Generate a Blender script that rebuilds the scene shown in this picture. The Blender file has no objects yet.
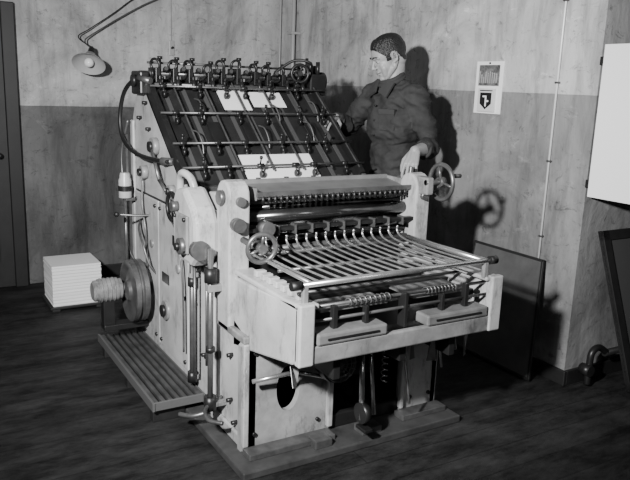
import bpy, bmesh, math, random
from mathutils import Vector, Matrix, noise
random.seed(4)
S=bpy.context.scene
COL=S.collection
# ---------------------------------------------------------------- materials
def mat(name, v, rough=0.5, metal=0.0, var=0.0, scale=6.0, bump=0.0, bscale=60.0, spec=0.5, grime=0.0):
    m=bpy.data.materials.new(name); m.use_nodes=True
    nt=m.node_tree; N=nt.nodes; L=nt.links
    b=N['Principled BSDF']
    b.inputs['Roughness'].default_value=rough
    b.inputs['Metallic'].default_value=metal
    b.inputs['Specular IOR Level'].default_value=spec
    if not isinstance(v,(tuple,list)): v=(v,v,v)
    b.inputs['Base Color'].default_value=(*v,1)
    tc=N.new('ShaderNodeTexCoord'); out=None
    if var>0:
        n=N.new('ShaderNodeTexNoise'); n.inputs['Scale'].default_value=scale; n.inputs['Detail'].default_value=6
        n.inputs['Roughness'].default_value=0.65
        L.new(tc.outputs['Object'],n.inputs['Vector'])
        r=N.new('ShaderNodeValToRGB')
        r.color_ramp.elements[0].position=0.3; r.color_ramp.elements[1].position=0.7
        r.color_ramp.elements[0].color=(*[c*(1-var) for c in v],1)
        r.color_ramp.elements[1].color=(*[min(1,c*(1+var*0.5)) for c in v],1)
        L.new(n.outputs['Fac'],r.inputs['Fac']); out=r.outputs['Color']
    if grime>0:
        n=N.new('ShaderNodeTexNoise'); n.inputs['Scale'].default_value=11; n.inputs['Detail'].default_value=10; n.inputs['Roughness'].default_value=0.8
        mp=N.new('ShaderNodeMapping'); mp.inputs['Scale'].default_value=(1,1,0.35); L.new(tc.outputs['Object'],mp.inputs[0]); L.new(mp.outputs[0],n.inputs['Vector'])
        r=N.new('ShaderNodeValToRGB'); r.color_ramp.elements[0].position=0.36; r.color_ramp.elements[0].color=(0.2,0.2,0.2,1)
        r.color_ramp.elements[1].position=0.48; r.color_ramp.elements[1].color=(1,1,1,1); L.new(n.outputs['Fac'],r.inputs['Fac'])
        mu=N.new('ShaderNodeMix'); mu.data_type='RGBA'; mu.blend_type='MULTIPLY'; mu.inputs[0].default_value=grime
        L.new(out,mu.inputs[6]); L.new(r.outputs['Color'],mu.inputs[7]); out=mu.outputs[2]
    if out: L.new(out,b.inputs['Base Color'])
    if bump>0:
        n2=N.new('ShaderNodeTexNoise'); n2.inputs['Scale'].default_value=bscale; n2.inputs['Detail'].default_value=4
        L.new(tc.outputs['Object'],n2.inputs['Vector'])
        bp=N.new('ShaderNodeBump'); bp.inputs['Strength'].default_value=bump; bp.inputs['Distance'].default_value=0.01
        L.new(n2.outputs['Fac'],bp.inputs['Height']); L.new(bp.outputs['Normal'],b.inputs['Normal'])
    return m

def wallmat(name, up, low, h):
    m=bpy.data.materials.new(name); m.use_nodes=True
    nt=m.node_tree; N=nt.nodes; L=nt.links
    b=N['Principled BSDF']; b.inputs['Roughness'].default_value=0.5; b.inputs['Specular IOR Level'].default_value=0.3
    tc=N.new('ShaderNodeTexCoord')
    sx=N.new('ShaderNodeSeparateXYZ'); L.new(tc.outputs['Object'],sx.inputs[0])
    n0=N.new('ShaderNodeTexNoise'); n0.inputs['Scale'].default_value=3; L.new(tc.outputs['Object'],n0.inputs['Vector'])
    ad=N.new('ShaderNodeMath'); ad.operation='MULTIPLY_ADD'; L.new(n0.outputs['Fac'],ad.inputs[0]); ad.inputs[1].default_value=0.012
    L.new(sx.outputs['Z'],ad.inputs[2])
    gt=N.new('ShaderNodeMath'); gt.operation='GREATER_THAN'; gt.inputs[1].default_value=h+0.006; L.new(ad.outputs[0],gt.inputs[0])
    mix=N.new('ShaderNodeMix'); mix.data_type='RGBA'; L.new(gt.outputs[0],mix.inputs[0])
    mix.inputs[6].default_value=(low,low,low,1); mix.inputs[7].default_value=(up,up,up,1)
    cur=mix.outputs[2]
    def layer(cur,sc,rot,nscale,det,rough,dist,p0,c0,p1,c1,fac):
        mp=N.new('ShaderNodeMapping'); mp.inputs['Scale'].default_value=sc; mp.inputs['Rotation'].default_value=rot; L.new(tc.outputs['Object'],mp.inputs[0])
        n1=N.new('ShaderNodeTexNoise'); n1.inputs['Scale'].default_value=nscale; n1.inputs['Detail'].default_value=det; n1.inputs['Roughness'].default_value=rough
        n1.inputs['Distortion'].default_value=dist
        L.new(mp.outputs[0],n1.inputs['Vector'])
        r=N.new('ShaderNodeValToRGB'); r.color_ramp.elements[0].position=p0; r.color_ramp.elements[0].color=(c0,c0,c0,1)
        r.color_ramp.elements[1].position=p1; r.color_ramp.elements[1].color=(c1,c1,c1,1)
        L.new(n1.outputs['Fac'],r.inputs['Fac'])
        mu=N.new('ShaderNodeMix'); mu.data_type='RGBA'; mu.blend_type='MULTIPLY'; mu.inputs[0].default_value=fac
        L.new(cur,mu.inputs[6]); L.new(r.outputs['Color'],mu.inputs[7])
        return mu.outputs[2],n1
    cur,nA=layer(cur,(1.2,1.2,0.9),(0,0,0),1.3,6,0.65,0.9,0.32,0.45,0.68,1.25,1)      # large clouds
    cur,_=layer(cur,(4,4,0.7),(0,0,0),2.2,8,0.7,0.3,0.36,0.45,0.52,1.0,0.6)          # runs
    cur,_=layer(cur,(3,3,5),(0.6,0.5,0.2),3,10,0.85,1.2,0.37,0.25,0.45,1.0,0.75)     # chips
    cur,_=layer(cur,(2,2,3),(0.2,0.9,0.4),3,10,0.8,0.5,0.58,1.0,0.66,1.6,0.7)        # bright scuffs
    L.new(cur,b.inputs['Base Color'])
    bp=N.new('ShaderNodeBump'); bp.inputs['Strength'].default_value=0.5; bp.inputs['Distance'].default_value=0.03
    L.new(nA.outputs['Fac'],bp.inputs['Height']); L.new(bp.outputs['Normal'],b.inputs['Normal'])
    return m

def floormat():
    m=bpy.data.materials.new('floor_boards_mat'); m.use_nodes=True
    nt=m.node_tree; N=nt.nodes; L=nt.links
    b=N['Principled BSDF']; b.inputs['Specular IOR Level'].default_value=0.25
    tc=N.new('ShaderNodeTexCoord')
    br=N.new('ShaderNodeTexBrick'); br.inputs['Scale'].default_value=1; br.inputs['Brick Width'].default_value=3.1; br.inputs['Row Height'].default_value=0.15
    br.inputs['Mortar Size'].default_value=0.002
    br.inputs['Color1'].default_value=(0.010,0.010,0.010,1); br.inputs['Color2'].default_value=(0.014,0.014,0.014,1); br.inputs['Mortar'].default_value=(0.004,0.004,0.004,1)
    L.new(tc.outputs['Object'],br.inputs['Vector'])
    mp=N.new('ShaderNodeMapping'); mp.inputs['Scale'].default_value=(1.2,3,1); L.new(tc.outputs['Object'],mp.inputs[0])
    n=N.new('ShaderNodeTexNoise'); n.inputs['Scale'].default_value=2.2; n.inputs['Detail'].default_value=10; n.inputs['Roughness'].default_value=0.8
    L.new(mp.outputs[0],n.inputs['Vector'])
    r=N.new('ShaderNodeValToRGB'); r.color_ramp.elements[0].position=0.40; r.color_ramp.elements[0].color=(0.5,0.5,0.5,1)
    r.color_ramp.elements[1].position=0.72; r.color_ramp.elements[1].color=(4.0,4.0,4.0,1)
    L.new(n.outputs['Fac'],r.inputs['Fac'])
    mu=N.new('ShaderNodeMix'); mu.data_type='RGBA'; mu.blend_type='MULTIPLY'; mu.inputs[0].default_value=1
    L.new(br.outputs['Color'],mu.inputs[6]); L.new(r.outputs['Color'],mu.inputs[7])
    L.new(mu.outputs[2],b.inputs['Base Color'])
    r2=N.new('ShaderNodeMapRange'); r2.inputs['To Min'].default_value=0.75; r2.inputs['To Max'].default_value=0.5
    L.new(n.outputs['Fac'],r2.inputs['Value']); L.new(r2.outputs[0],b.inputs['Roughness'])
    bp=N.new('ShaderNodeBump'); bp.inputs['Strength'].default_value=0.6; bp.inputs['Distance'].default_value=0.01
    L.new(n.outputs['Fac'],bp.inputs['Height']); L.new(bp.outputs['Normal'],b.inputs['Normal'])
    return m

CREAM=mat('machine_enamel',0.38,0.32,0,0.28,5,0.06,30,0.5,0.65)
CREAM2=mat('machine_enamel_worn',0.20,0.38,0,0.45,9,0.06,30,0.5,0.65)
BLOCK=mat('tray_block_grey',0.15,0.45,0,0.4,9)
DARK=mat('blackened_iron',0.018,0.38,0.3,0.3,12)
BLACK=mat('black_rubber',0.007,0.5)
STEEL=mat('bright_steel',0.60,0.26,0.85,0.25,20)
GREYM=mat('grey_steel',0.14,0.34,0.6,0.45,14)
INK=mat('ink_roller',0.010,0.18,0.2)
CYLM=mat('cylinder_steel',0.14,0.20,0.9,0.4,10)
BOARD=mat('feed_board_iron',0.022,0.42,0.2,0.35,10)
PAPER=mat('white_paper',0.82,0.7,0,0.06,3)
PAPERG=mat('paper_ream_edge',0.60,0.8,0,0.1,3)
WOODL=mat('pale_wood',0.32,0.6,0,0.3,18)
WOODD=mat('dark_wood',0.014,0.5,0,0.4,12)
PANELG=mat('grey_panel',0.08,0.5,0,0.4,4)
SKIN=mat('skin',0.27,0.5,0,0.15,14,0.05,80)
HAIR=mat('hair_dark',0.010,0.42,0,0.5,60,0.6,150)
CLOTH=mat('work_cloth',0.036,0.85,0,0.5,7,0.35,45,0.2)
CLOTH2=mat('work_cloth_seam',0.026,0.85)
SHOE=mat('shoe_leather',0.02,0.4)
EYEW=mat('eye_white',0.4,0.3); EYED=mat('eye_iris',0.01,0.2)
LIP=mat('lips',0.12,0.5)
PRINT=mat('calendar_print',0.16,0.6,0,0.98,22)
ENAM=mat('lamp_enamel',0.40,0.3)
GLASS=mat('bulb_glass',0.8,0.15)

# ---------------------------------------------------------------- helpers
def empty(name, loc=(0,0,0)):
    e=bpy.data.objects.new(name,None); e.empty_display_size=0.2; e.location=loc; COL.objects.link(e); return e
def link(name,me,m,parent=None,smooth=False,bevel=0.0):
    o=bpy.data.objects.new(name,me); COL.objects.link(o)
    if m: me.materials.append(m)
    if parent:
        o.parent=parent; o.matrix_parent_inverse=Matrix.Translation(parent.location).inverted()
    if smooth:
        for p in me.polygons: p.use_smooth=True
    if bevel>0:
        b=o.modifiers.new('bevel','BEVEL'); b.width=bevel; b.segments=2; b.limit_method='ANGLE'; b.angle_limit=0.7
    return o
def frombm(name,bm,m,parent=None,smooth=False,bevel=0.0):
    bmesh.ops.recalc_face_normals(bm,faces=bm.faces)
    me=bpy.data.meshes.new(name); bm.to_mesh(me); bm.free()
    return link(name,me,m,parent,smooth,bevel)
def addbox(bm,x0,x1,y0,y1,z0,z1):
    v=[bm.verts.new(p) for p in [(x0,y0,z0),(x1,y0,z0),(x1,y1,z0),(x0,y1,z0),(x0,y0,z1),(x1,y0,z1),(x1,y1,z1),(x0,y1,z1)]]
    for f in [(0,1,2,3),(4,5,6,7),(0,1,5,4),(1,2,6,5),(2,3,7,6),(3,0,4,7)]: bm.faces.new([v[i] for i in f])
def box(name,x0,x1,y0,y1,z0,z1,m,parent=None,bevel=0.004):
    bm=bmesh.new(); addbox(bm,x0,x1,y0,y1,z0,z1); return frombm(name,bm,m,parent,False,bevel)
def boxes(name,lst,m,parent=None,bevel=0.003):
    bm=bmesh.new()
    for b in lst: addbox(bm,*b)
    return frombm(name,bm,m,parent,False,bevel)
def frame_of(d):
    d=Vector(d).normalized(); a=Vector((0,0,1)) if abs(d.z)<0.9 else Vector((1,0,0))
    u=d.cross(a).normalized(); v=d.cross(u).normalized(); return d,u,v
def addcyl(bm,p,q,r,r2=None,n=16,caps=True):
    if r2 is None: r2=r
    p=Vector(p);q=Vector(q); d,u,v=frame_of(q-p)
    A=[];B=[]
    for i in range(n):
        a=2*math.pi*i/n; w=u*math.cos(a)+v*math.sin(a)
        A.append(bm.verts.new(p+w*r)); B.append(bm.verts.new(q+w*r2))
    for i in range(n):
        bm.faces.new([A[i],A[(i+1)%n],B[(i+1)%n],B[i]]).smooth=True
    if caps: bm.faces.new(A); bm.faces.new(B)
def cyl(name,p,q,r,m,parent=None,r2=None,n=20,bevel=0.0):
    bm=bmesh.new(); addcyl(bm,p,q,r,r2,n); return frombm(name,bm,m,parent,False,bevel)
def cyls(name,lst,m,parent=None,n=12):
    bm=bmesh.new()
    for c in lst: addcyl(bm,c[0],c[1],c[2],c[3] if len(c)>3 else None,n)
    return frombm(name,bm,m,parent)
def addtorus(bm,c,axis,R,r,n=32,k=10):
    c=Vector(c); d,u,v=frame_of(axis); rings=[]
    for i in range(n):
        a=2*math.pi*i/n; w=u*math.cos(a)+v*math.sin(a)
        rings.append([bm.verts.new(c+w*(R+r*math.cos(2*math.pi*j/k))+d*(r*math.sin(2*math.pi*j/k))) for j in range(k)])
    for i in range(n):
        a=rings[i]; b=rings[(i+1)%n]
        for j in range(k): bm.faces.new([a[j],a[(j+1)%k],b[(j+1)%k],b[j]]).smooth=True
def addsphere(bm,c,r,n=12):
    if not isinstance(r,(tuple,list)): r=(r,r,r)
    g=bmesh.ops.create_uvsphere(bm,u_segments=n*2,v_segments=n,radius=1)
    for v in g['verts']:
        v.co=Vector((v.co.x*r[0],v.co.y*r[1],v.co.z*r[2]))+Vector(c)
        for f in v.link_faces: f.smooth=True
def sphere(name,c,r,m,parent=None,n=12):
    bm=bmesh.new(); addsphere(bm,c,r,n); return frombm(name,bm,m,parent)
def prism(name,pts,x0,x1,m,parent=None,bevel=0.006):
    bm=bmesh.new()
    a=[bm.verts.new((x0,y,z)) for y,z in pts]; b=[bm.verts.new((x1,y,z)) for y,z in pts]
    n=len(pts); bm.faces.new(a); bm.faces.new(b)
    for i in range(n): bm.faces.new([a[i],a[(i+1)%n],b[(i+1)%n],b[i]])
    return frombm(name,bm,m,parent,False,bevel)
def tube(name,pts,r,m,parent=None,smooth=True,res=8):
    P=[Vector(p) for p in pts]
    if smooth and len(P)>2:
        Q=[]
        for i in range(len(P)-1):
            p0=P[max(i-1,0)];p1=P[i];p2=P[i+1];p3=P[min(i+2,len(P)-1)]
            for k in range(res):
                t=k/res
                Q.append(0.5*((2*p1)+(p2-p0)*t+(2*p0-5*p1+4*p2-p3)*t*t+(3*p1-p0-3*p2+p3)*t**3))
        Q.append(P[-1]); P=Q
    bm=bmesh.new(); k=8; rings=[]; up=None
    for i,p in enumerate(P):
        d=(P[min(i+1,len(P)-1)]-P[max(i-1,0)]).normalized()
        if up is None: _,u,v=frame_of(d)
        else:
            u=(up-d*up.dot(d)).normalized(); v=d.cross(u)
        up=u
        rings.append([bm.verts.new(p+(u*math.cos(2*math.pi*j/k)+v*math.sin(2*math.pi*j/k))*r) for j in range(k)])
    for a,b in zip(rings,rings[1:]):
        for j in range(k): bm.faces.new([a[j],a[(j+1)%k],b[(j+1)%k],b[j]]).smooth=True
    bm.faces.new(rings[0]); bm.faces.new(rings[-1])
    return frombm(name,bm,m,parent)
def wheel(name,c,axis,R,r,m,parent,spokes=4,hub=0.3,rot=0.3):
    bm=bmesh.new(); addtorus(bm,c,axis,R,r)
    d,u,v=frame_of(axis); c=Vector(c)
    addcyl(bm,c-d*r*1.6,c+d*r*1.6,R*hub)
    for i in range(spokes):
        a=rot+2*math.pi*i/spokes; w=u*math.cos(a)+v*math.sin(a)
        addcyl(bm,c+w*R*hub*0.5,c+w*R,r*0.75,r*0.6,8)
    return frombm(name,bm,m,parent)
def lathe(name,c,axis,prof,m,parent=None,n=32,smooth=True):
    d,u,v=frame_of(axis); c=Vector(c); bm=bmesh.new(); rings=[]
    for (h,r) in prof:
        rings.append([bm.verts.new(c+d*h+(u*math.cos(2*math.pi*i/n)+v*math.sin(2*math.pi*i/n))*max(r,0.0005)) for i in range(n)])
    for a,b in zip(rings,rings[1:]):
        for i in range(n): bm.faces.new([a[i],a[(i+1)%n],b[(i+1)%n],b[i]])
    bm.faces.new(rings[0]); bm.faces.new(rings[-1])
    o=frombm(name,bm,m,parent,smooth)
    if smooth:
        e=o.modifiers.new('es','EDGE_SPLIT'); e.split_angle=math.radians(38)
    return o
def plate_hole(name,x0,x1,z0,z1,y0,y1,cx,cz,rx,rz,m,parent):
    bm=bmesh.new(); N=40; L=[[],[],[],[]]
    for i in range(N):
        a=2*math.pi*i/N
        dx,dz=math.cos(a),math.sin(a)
        t=min([((x1-cx)/dx if dx>1e-6 else 1e9),((x0-cx)/dx if dx<-1e-6 else 1e9),((z1-cz)/dz if dz>1e-6 else 1e9),((z0-cz)/dz if dz<-1e-6 else 1e9)])
        ox,oz=cx+dx*t,cz+dz*t
        for X in (x0,x1):
            for Z in (z0,z1):
                if abs(ox-X)+abs(oz-Z)<0.03: ox,oz=X,Z
        for k,y in enumerate((y0,y1)):
            L[k].append(bm.verts.new((ox,y,oz))); L[k+2].append(bm.verts.new((cx+rx*dx,y,cz+rz*dz)))
    for i in range(N):
        j=(i+1)%N
        for a,b in ((0,2),(1,3),(0,1),(2,3)):
            try: bm.faces.new([L[a][i],L[a][j],L[b][j],L[b][i]])
            except: pass
    bmesh.ops.remove_doubles(bm,verts=bm.verts,dist=0.0005)
    return frombm(name,bm,m,parent)

# ---------------------------------------------------------------- room
WX=2.93; WY=5.31; PY=2.28
box('floor',-3.0,5.2,-2.5,WY+0.1,-0.1,0,floormat(),None,0)
box('wall_back',-3.0,WX+0.2,WY,WY+0.15,0,3.1,wallmat('wall_back_paint',0.38,0.115,1.29),None,0)
box('wall_right',WX,WX+0.2,PY,WY,0,3.1,wallmat('wall_right_paint',0.44,0.22,1.50),None,0)
box('wall_pier',WX+0.2,5.2,PY,PY+0.2,0,3.1,wallmat('wall_pier_paint',0.44,0.22,1.50),None,0)
box('ceiling',-3.0,5.2,-2.5,WY+0.15,3.1,3.2,mat('ceiling_paint',0.4,0.8,0,0.1,2),None,0)
BB=mat('baseboard_wood',0.012,0.5,0,0.3,10)
box('baseboard_back',0.86,WX-0.02,WY-0.02,WY,0,0.09,BB,None,0.004)
box('baseboard_right',WX-0.02,WX,PY-0.02,WY-0.02,0,0.08,BB,None,0.004)
box('baseboard_pier',WX,5.1,PY-0.02,PY,0,0.08,BB,None,0.004)
D=empty('door_1',(0.3,WY,0))
box('door_leaf',-0.22,0.66,WY-0.045,WY-0.002,0.005,1.90,WOODD,D)
boxes('door_frame',[(0.66,0.745,WY-0.06,WY-0.001,0,1.97),(-0.30,-0.22,WY-0.06,WY-0.001,0,1.97),(-0.22,0.66,WY-0.06,WY-0.001,1.90,1.97)],mat('door_frame_wood',0.014,0.45,0,0.3,10),D,0.006)
boxes('door_panels',[(-0.12,0.2,WY-0.052,WY-0.044,0.2,0.85),(0.27,0.57,WY-0.052,WY-0.044,0.2,0.85),(-0.12,0.2,WY-0.052,WY-0.044,1.0,1.8),(0.27,0.57,WY-0.052,WY-0.044,1.0,1.8)],WOODD,D,0.01)
sphere('door_knob',(0.6,WY-0.09,0.95),0.02,DARK,D); cyl('door_knob_stem',(0.6,WY-0.08,0.95),(0.6,WY-0.04,0.95),0.008,DARK,D)
PIPE=mat('painted_pipe',0.3,0.4)
P=empty('wall_pipe',(WX-0.05,WY-0.05,0))
cyl('riser_a',(WX-0.05,WY-0.05,0.09),(WX-0.05,WY-0.05,3.09),0.016,PIPE,P)
cyl('riser_b',(WX-0.16,WY-0.03,0.09),(WX-0.16,WY-0.03,3.09),0.007,PIPE,P)
boxes('pipe_clips',[(WX-0.08,WX,WY-0.08,WY,z,z+0.02) for z in (0.6,1.9,2.6)],PIPE,P)
C=empty('electric_conduit',(WX-0.01,2.52,0))
cyl('conduit_tube',(WX-0.010,2.52,0.62),(WX-0.010,2.52,3.09),0.0055,mat('conduit_metal',0.75,0.4,0.2),C)
boxes('conduit_clips',[(WX-0.019,WX,2.507,2.533,z,z+0.01) for z in (0.75,1.15,1.55,1.95,2.4)],GREYM,C)
tube('conduit_tail',[(WX-0.012,2.52,0.63),(WX-0.02,2.515,0.5),(WX-0.015,2.50,0.3),(WX-0.012,2.49,0.1)],0.005,BLACK,C)
C=empty('wall_switch',(1.86,WY,1.7))
box('switch_plate',1.835,1.875,WY-0.012,WY-0.001,1.68,1.79,PIPE,C); cyl('switch_knob',(1.855,WY-0.012,1.735),(1.855,WY-0.035,1.74),0.008,BLACK,C)
cyl('switch_wire',(1.855,WY-0.006,1.79),(1.855,WY-0.006,3.09),0.0025,PIPE,C)
# calendar
C=empty('wall_calendar',(WX,3.0,1.6))
box('backing_sheet',WX-0.008,WX-0.001,2.905,3.115,1.375,1.665,PAPER,C,0.001)
box('calendar_picture',WX-0.011,WX-0.008,2.93,3.09,1.53,1.645,PRINT,C,0)
bm=bmesh.new(); random.seed(5)
for i in range(9):
    y=2.945+i*0.0165; h=random.uniform(.02,.055); addbox(bm,WX-0.0118,WX-0.011,y,y+0.010,1.545,1.545+h)
    addcyl(bm,(WX-0.011,y+0.005,1.551+h),(WX-0.0118,y+0.005,1.551+h),0.006,None,10)
frombm('picture_figures',bm,WOODL,C)
box('date_pad',WX-0.022,WX-0.008,2.945,3.075,1.385,1.515,PAPERG,C,0.001)
bm=bmesh.new(); vs=[bm.verts.new((WX-0.0229,y,z)) for y,z in ((2.965,1.492),(3.055,1.492),(3.055,1.43),(3.01,1.398),(2.965,1.43))]; bm.faces.new(vs)
o=frombm('date_emblem',bm,DARK,C); s=o.modifiers.new('s','SOLIDIFY'); s.thickness=0.0012
boxes('date_number',[(WX-0.0250,WX-0.0236,3.002,3.012,1.415,1.475),(WX-0.0250,WX-0.0236,3.012,3.032,1.466,1.475),(WX-0.0250,WX-0.0236,2.985,3.002,1.44,1.450)],PAPER,C,0)
boxes('date_text',[(WX-0.0226,WX-0.022,2.96,3.06,1.500,1.506)],DARK,C,0)
sphere('calendar_nail',(WX-0.012,3.008,1.655),0.006,DARK,C,6)
C=empty('notice_board',(WX,2.0,0))
box('board_face',WX-0.025,WX-0.013,1.58,PY-0.03,1.01,1.735,mat('white_card',0.9,0.6),C,0.002)
boxes('board_battens',[(WX-0.013,WX+0.01,1.60,PY-0.001,1.05,1.09),(WX-0.013,WX+0.01,1.60,PY-0.001,1.64,1.68)],WOODD,C)
boxes('board_post',[(WX-0.013,WX+0.02,1.60,1.64,0.03,1.68),(WX-0.15,WX+0.16,1.58,1.66,0.0,0.03)],WOODD,C)
# lamp
C=empty('wall_lamp',(1.2,5.1,1.6))
ax=Vector((-0.30,-0.55,-0.8)).normalized(); lc=Vector((1.185,5.08,1.60))
lathe('lamp_shade',lc,ax,[(-0.075,0.02),(-0.07,0.03),(-0.03,0.055),(0.0,0.092),(0.016,0.112),(0.020,0.113),(0.014,0.106),(-0.004,0.086),(-0.03,0.045)],ENAM,C)
sphere('lamp_bulb',lc+ax*0.006,0.032,GLASS,C)
lathe('lamp_socket',lc-ax*0.07,-ax,[(0,0.022),(0.04,0.02),(0.06,0.012)],BLACK,C)
top=lc-ax*0.12
tube('lamp_arm',[top,(1.19,5.2,1.74),(1.26,5.24,1.80),(1.62,5.26,2.02),(2.0,5.27,2.2),(2.15,5.29,2.3)],0.005,GREYM,C)
tube('lamp_cord',[lc-ax*0.13,(1.15,5.22,1.77),(1.25,5.25,1.84),(1.5,5.27,2.02),(1.8,5.29,2.3),(1.9,5.295,3.05)],0.004,BLACK,C)
cyl('lamp_arm_bracket',(2.15,WY,2.3),(2.15,5.27,2.3),0.035,GREYM,C)
def leaning(name,P0,P1,P2,P3,th,mf,mp,rail=0.03):
    P0,P1,P2,P3=map(Vector,(P0,P1,P2,P3)); e=empty(name,(P0+P1)/2)
    u=(P1-P0).normalized(); w=(P3-P0).normalized(); n=u.cross(w).normalized()
    def slab(nm,a,b,c,d,t0,t1,m):
        bm=bmesh.new(); lo=[bm.verts.new(p+n*t0) for p in (a,b,c,d)]; hi=[bm.verts.new(p+n*t1) for p in (a,b,c,d)]
        bm.faces.new(lo); bm.faces.new(hi)
        for i in range(4): bm.faces.new([lo[i],lo[(i+1)%4],hi[(i+1)%4],hi[i]])
        return frombm(nm,bm,m,e,False,0.002)
    slab('panel_sheet',P0,P1,P2,P3,-th*0.2,th*0.2,mp)
    r=rail
    slab('rail_bottom',P0,P1,P1+w*r,P0+w*r,-th*.5,th*.5,mf); slab('rail_top',P3-w*r,P2-w*r,P2,P3,-th*.5,th*.5,mf)
    slab('stile_near',P0,P0+u*r,P3+u*r,P3,-th*.5,th*.5,mf); slab('stile_far',P1-u*r,P1,P2,P2-u*r,-th*.5,th*.5,mf)
    return e
leaning('leaning_panel',(2.775,2.37,0.012),(2.775,2.98,0.012),(2.895,2.98,0.64),(2.895,2.46,0.64),0.014,WOODD,PANELG,0.014)
leaning('leaning_window_frame',(3.13,2.03,0.015),(3.7,2.03,0.015),(3.62,2.235,0.83),(3.02,2.235,0.83),0.03,WOODD,mat('dull_glass',0.06,0.25),0.05)
C=empty('heating_pipe',(3.05,2.2,0.1))
tube('pipe_bend',[(3.02,2.2,0.015),(3.02,2.2,0.12),(3.03,2.2,0.19),(3.08,2.2,0.21),(3.15,2.2,0.17)],0.018,DARK,C)
cyl('pipe_run',(3.13,2.2,0.17),(4.4,2.2,0.17),0.018,DARK,C)
cyl('pipe_valve',(3.0,2.17,0.10),(3.0,2.23,0.10),0.03,DARK,C)

# ---------------------------------------------------------------- paper stack
C=empty('paper_stack',(0.95,4.75,0))
random.seed(2)
A=bmesh.new(); B=bmesh.new()
for i in range(50):
    j=random.uniform(-0.0025,0.0025); k=random.uniform(-0.0025,0.0025)
    addbox(A if i%4 else B,0.79+j,1.10+j,4.58+k,4.88+k,0.03+i*0.0053,0.03+i*0.0053+0.0050)
addbox(A,0.79,1.10,4.58,4.88,0.295,0.300)
frombm('paper_reams',A,PAPER,C); frombm('paper_reams_wrapped',B,PAPERG,C)
boxes('pallet',[(0.77,1.12,4.56,4.90,0.015,0.03),(0.78,0.83,4.56,4.90,0,0.015),(1.06,1.11,4.56,4.90,0,0.015)],WOODD,C)

# ---------------------------------------------------------------- step board
C=empty('foot_board',(1.0,3.2,0))
boxes('board_slats',[(0.885+i*0.0335,0.885+i*0.0335+0.020,2.80,3.74,0.09,0.108) for i in range(7)],mat('worn_slat',0.055,0.5,0,0.6,12),C,0.003)
box('board_underlay',0.885,1.112,2.80,3.74,0.082,0.089,BLACK,C,0)
boxes('board_bearers',[(0.885,1.035,y,y+0.05,0.0,0.082) for y in (2.82,3.22,3.66)],WOODD,C)
boxes('board_edges',[(0.872,0.884,2.78,3.75,0.07,0.112),(1.112,1.118,2.78,3.75,0.07,0.110),(0.884,1.112,2.785,2.796,0.07,0.110)],mat('slat_edge',0.10,0.45,0.2),C,0.002)

# ---------------------------------------------------------------- printing press
M=empty('printing_press',(1.62,3.0,0))
box('base_plate',1.04,2.14,2.20,3.92,0.0,0.035,mat('base_iron',0.06,0.45,0.2,0.5,8),M,0.006)
boxes('base_blocks',[(1.10,1.50,2.27,2.34,0.035,0.06),(1.38,1.46,2.23,2.30,0.035,0.07),(1.62,1.72,2.24,2.31,0.035,0.065),(1.86,2.11,2.27,2.34,0.035,0.06)],GREYM,M)
sp=[(3.86,.035),(3.86,1.30),(3.80,1.41),(3.70,1.47),(3.62,1.455),(3.10,1.045),(3.00,1.0),(2.80,0.99),(2.78,1.04),(2.70,1.05),
            (2.60,1.0),(2.60,.60),(2.36,.52),(2.36,.035)]
prism('side_frame_left',sp,1.125,1.175,CREAM,M,0.01)
prism('side_frame_right',sp,2.075,2.12,CREAM,M,0.01)
boxes('side_cover_seam',[(1.119,1.126,2.972,3.808,0.132,0.908)],DARK,M,0.002)
boxes('side_cover_left',[(1.110,1.122,2.98,3.395,0.14,0.90),(1.110,1.122,3.40,3.80,0.14,0.90)],CREAM,M,0.008)
boxes('side_ribs',[(1.105,1.126,2.66,2.70,0.05,0.98),(1.108,1.126,3.81,3.86,0.05,1.28),(1.108,1.126,2.40,2.70,0.035,0.09)],CREAM,M,0.008)
bl=[]
for y,z in [(3.01,.18),(3.01,.5),(3.01,.86),(3.36,.18),(3.36,.87),(3.44,.18),(3.44,.87),(3.76,.18),(3.76,.5),(3.76,.86),(2.5,.2),(2.5,.4),(3.3,1.1),(3.7,1.3),(3.75,1.1),(2.85,.92),(2.9,.5),(2.78,.3),(3.55,1.25),(3.6,1.38),(3.1,.95),(2.45,.12),(2.63,.12)]:
    bl.append(((1.10,y,z),(1.126,y,z),0.009))
cyls('side_bolts',bl,DARK,M)
cyls('side_bosses',[((1.095,3.45,1.17),(1.13,3.45,1.17),0.045),((1.095,3.2,.98),(1.13,3.2,.98),0.03),((1.09,3.62,1.02),(1.13,3.62,1.02),0.035),((1.095,3.28,.36),(1.13,3.28,.36),0.05),((1.10,3.1,.62),(1.13,3.1,.62),0.022),((1.10,2.86,.7),(1.13,2.86,.7),0.03),((1.10,3.5,.66),(1.13,3.5,.66),0.02)],CREAM2,M,20)
cyls('side_shaft_ends',[((1.08,3.45,1.17),(1.10,3.45,1.17),0.026),((1.075,3.62,1.02),(1.10,3.62,1.02),0.02),((1.08,3.28,.36),(1.1,3.28,.36),0.03),((1.09,2.86,.7),(1.12,2.86,.7),0.016),((1.085,3.2,.98),(1.1,3.2,.98),0.018)],DARK,M,16)
boxes('name_plates',[(1.106,1.111,3.24,3.34,.50,.55),(1.106,1.111,3.12,3.18,.72,.77)],DARK,M,0.001)
tube('lubrication_pipe_a',[(1.10,3.62,.98),(1.09,3.60,.85),(1.09,3.55,.72),(1.09,3.54,.52)],0.005,GREYM,M)
tube('lubrication_pipe_b',[(1.10,3.2,.95),(1.085,3.18,.88),(1.085,3.05,.80),(1.085,2.98,.60),(1.085,2.97,.25)],0.005,GREYM,M)
cyls('side_tie_lever',[((1.095,3.45,1.17),(1.085,3.30,1.02),0.009),((1.085,3.30,1.02),(1.085,3.2,.98),0.008)],GREYM,M)
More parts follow.
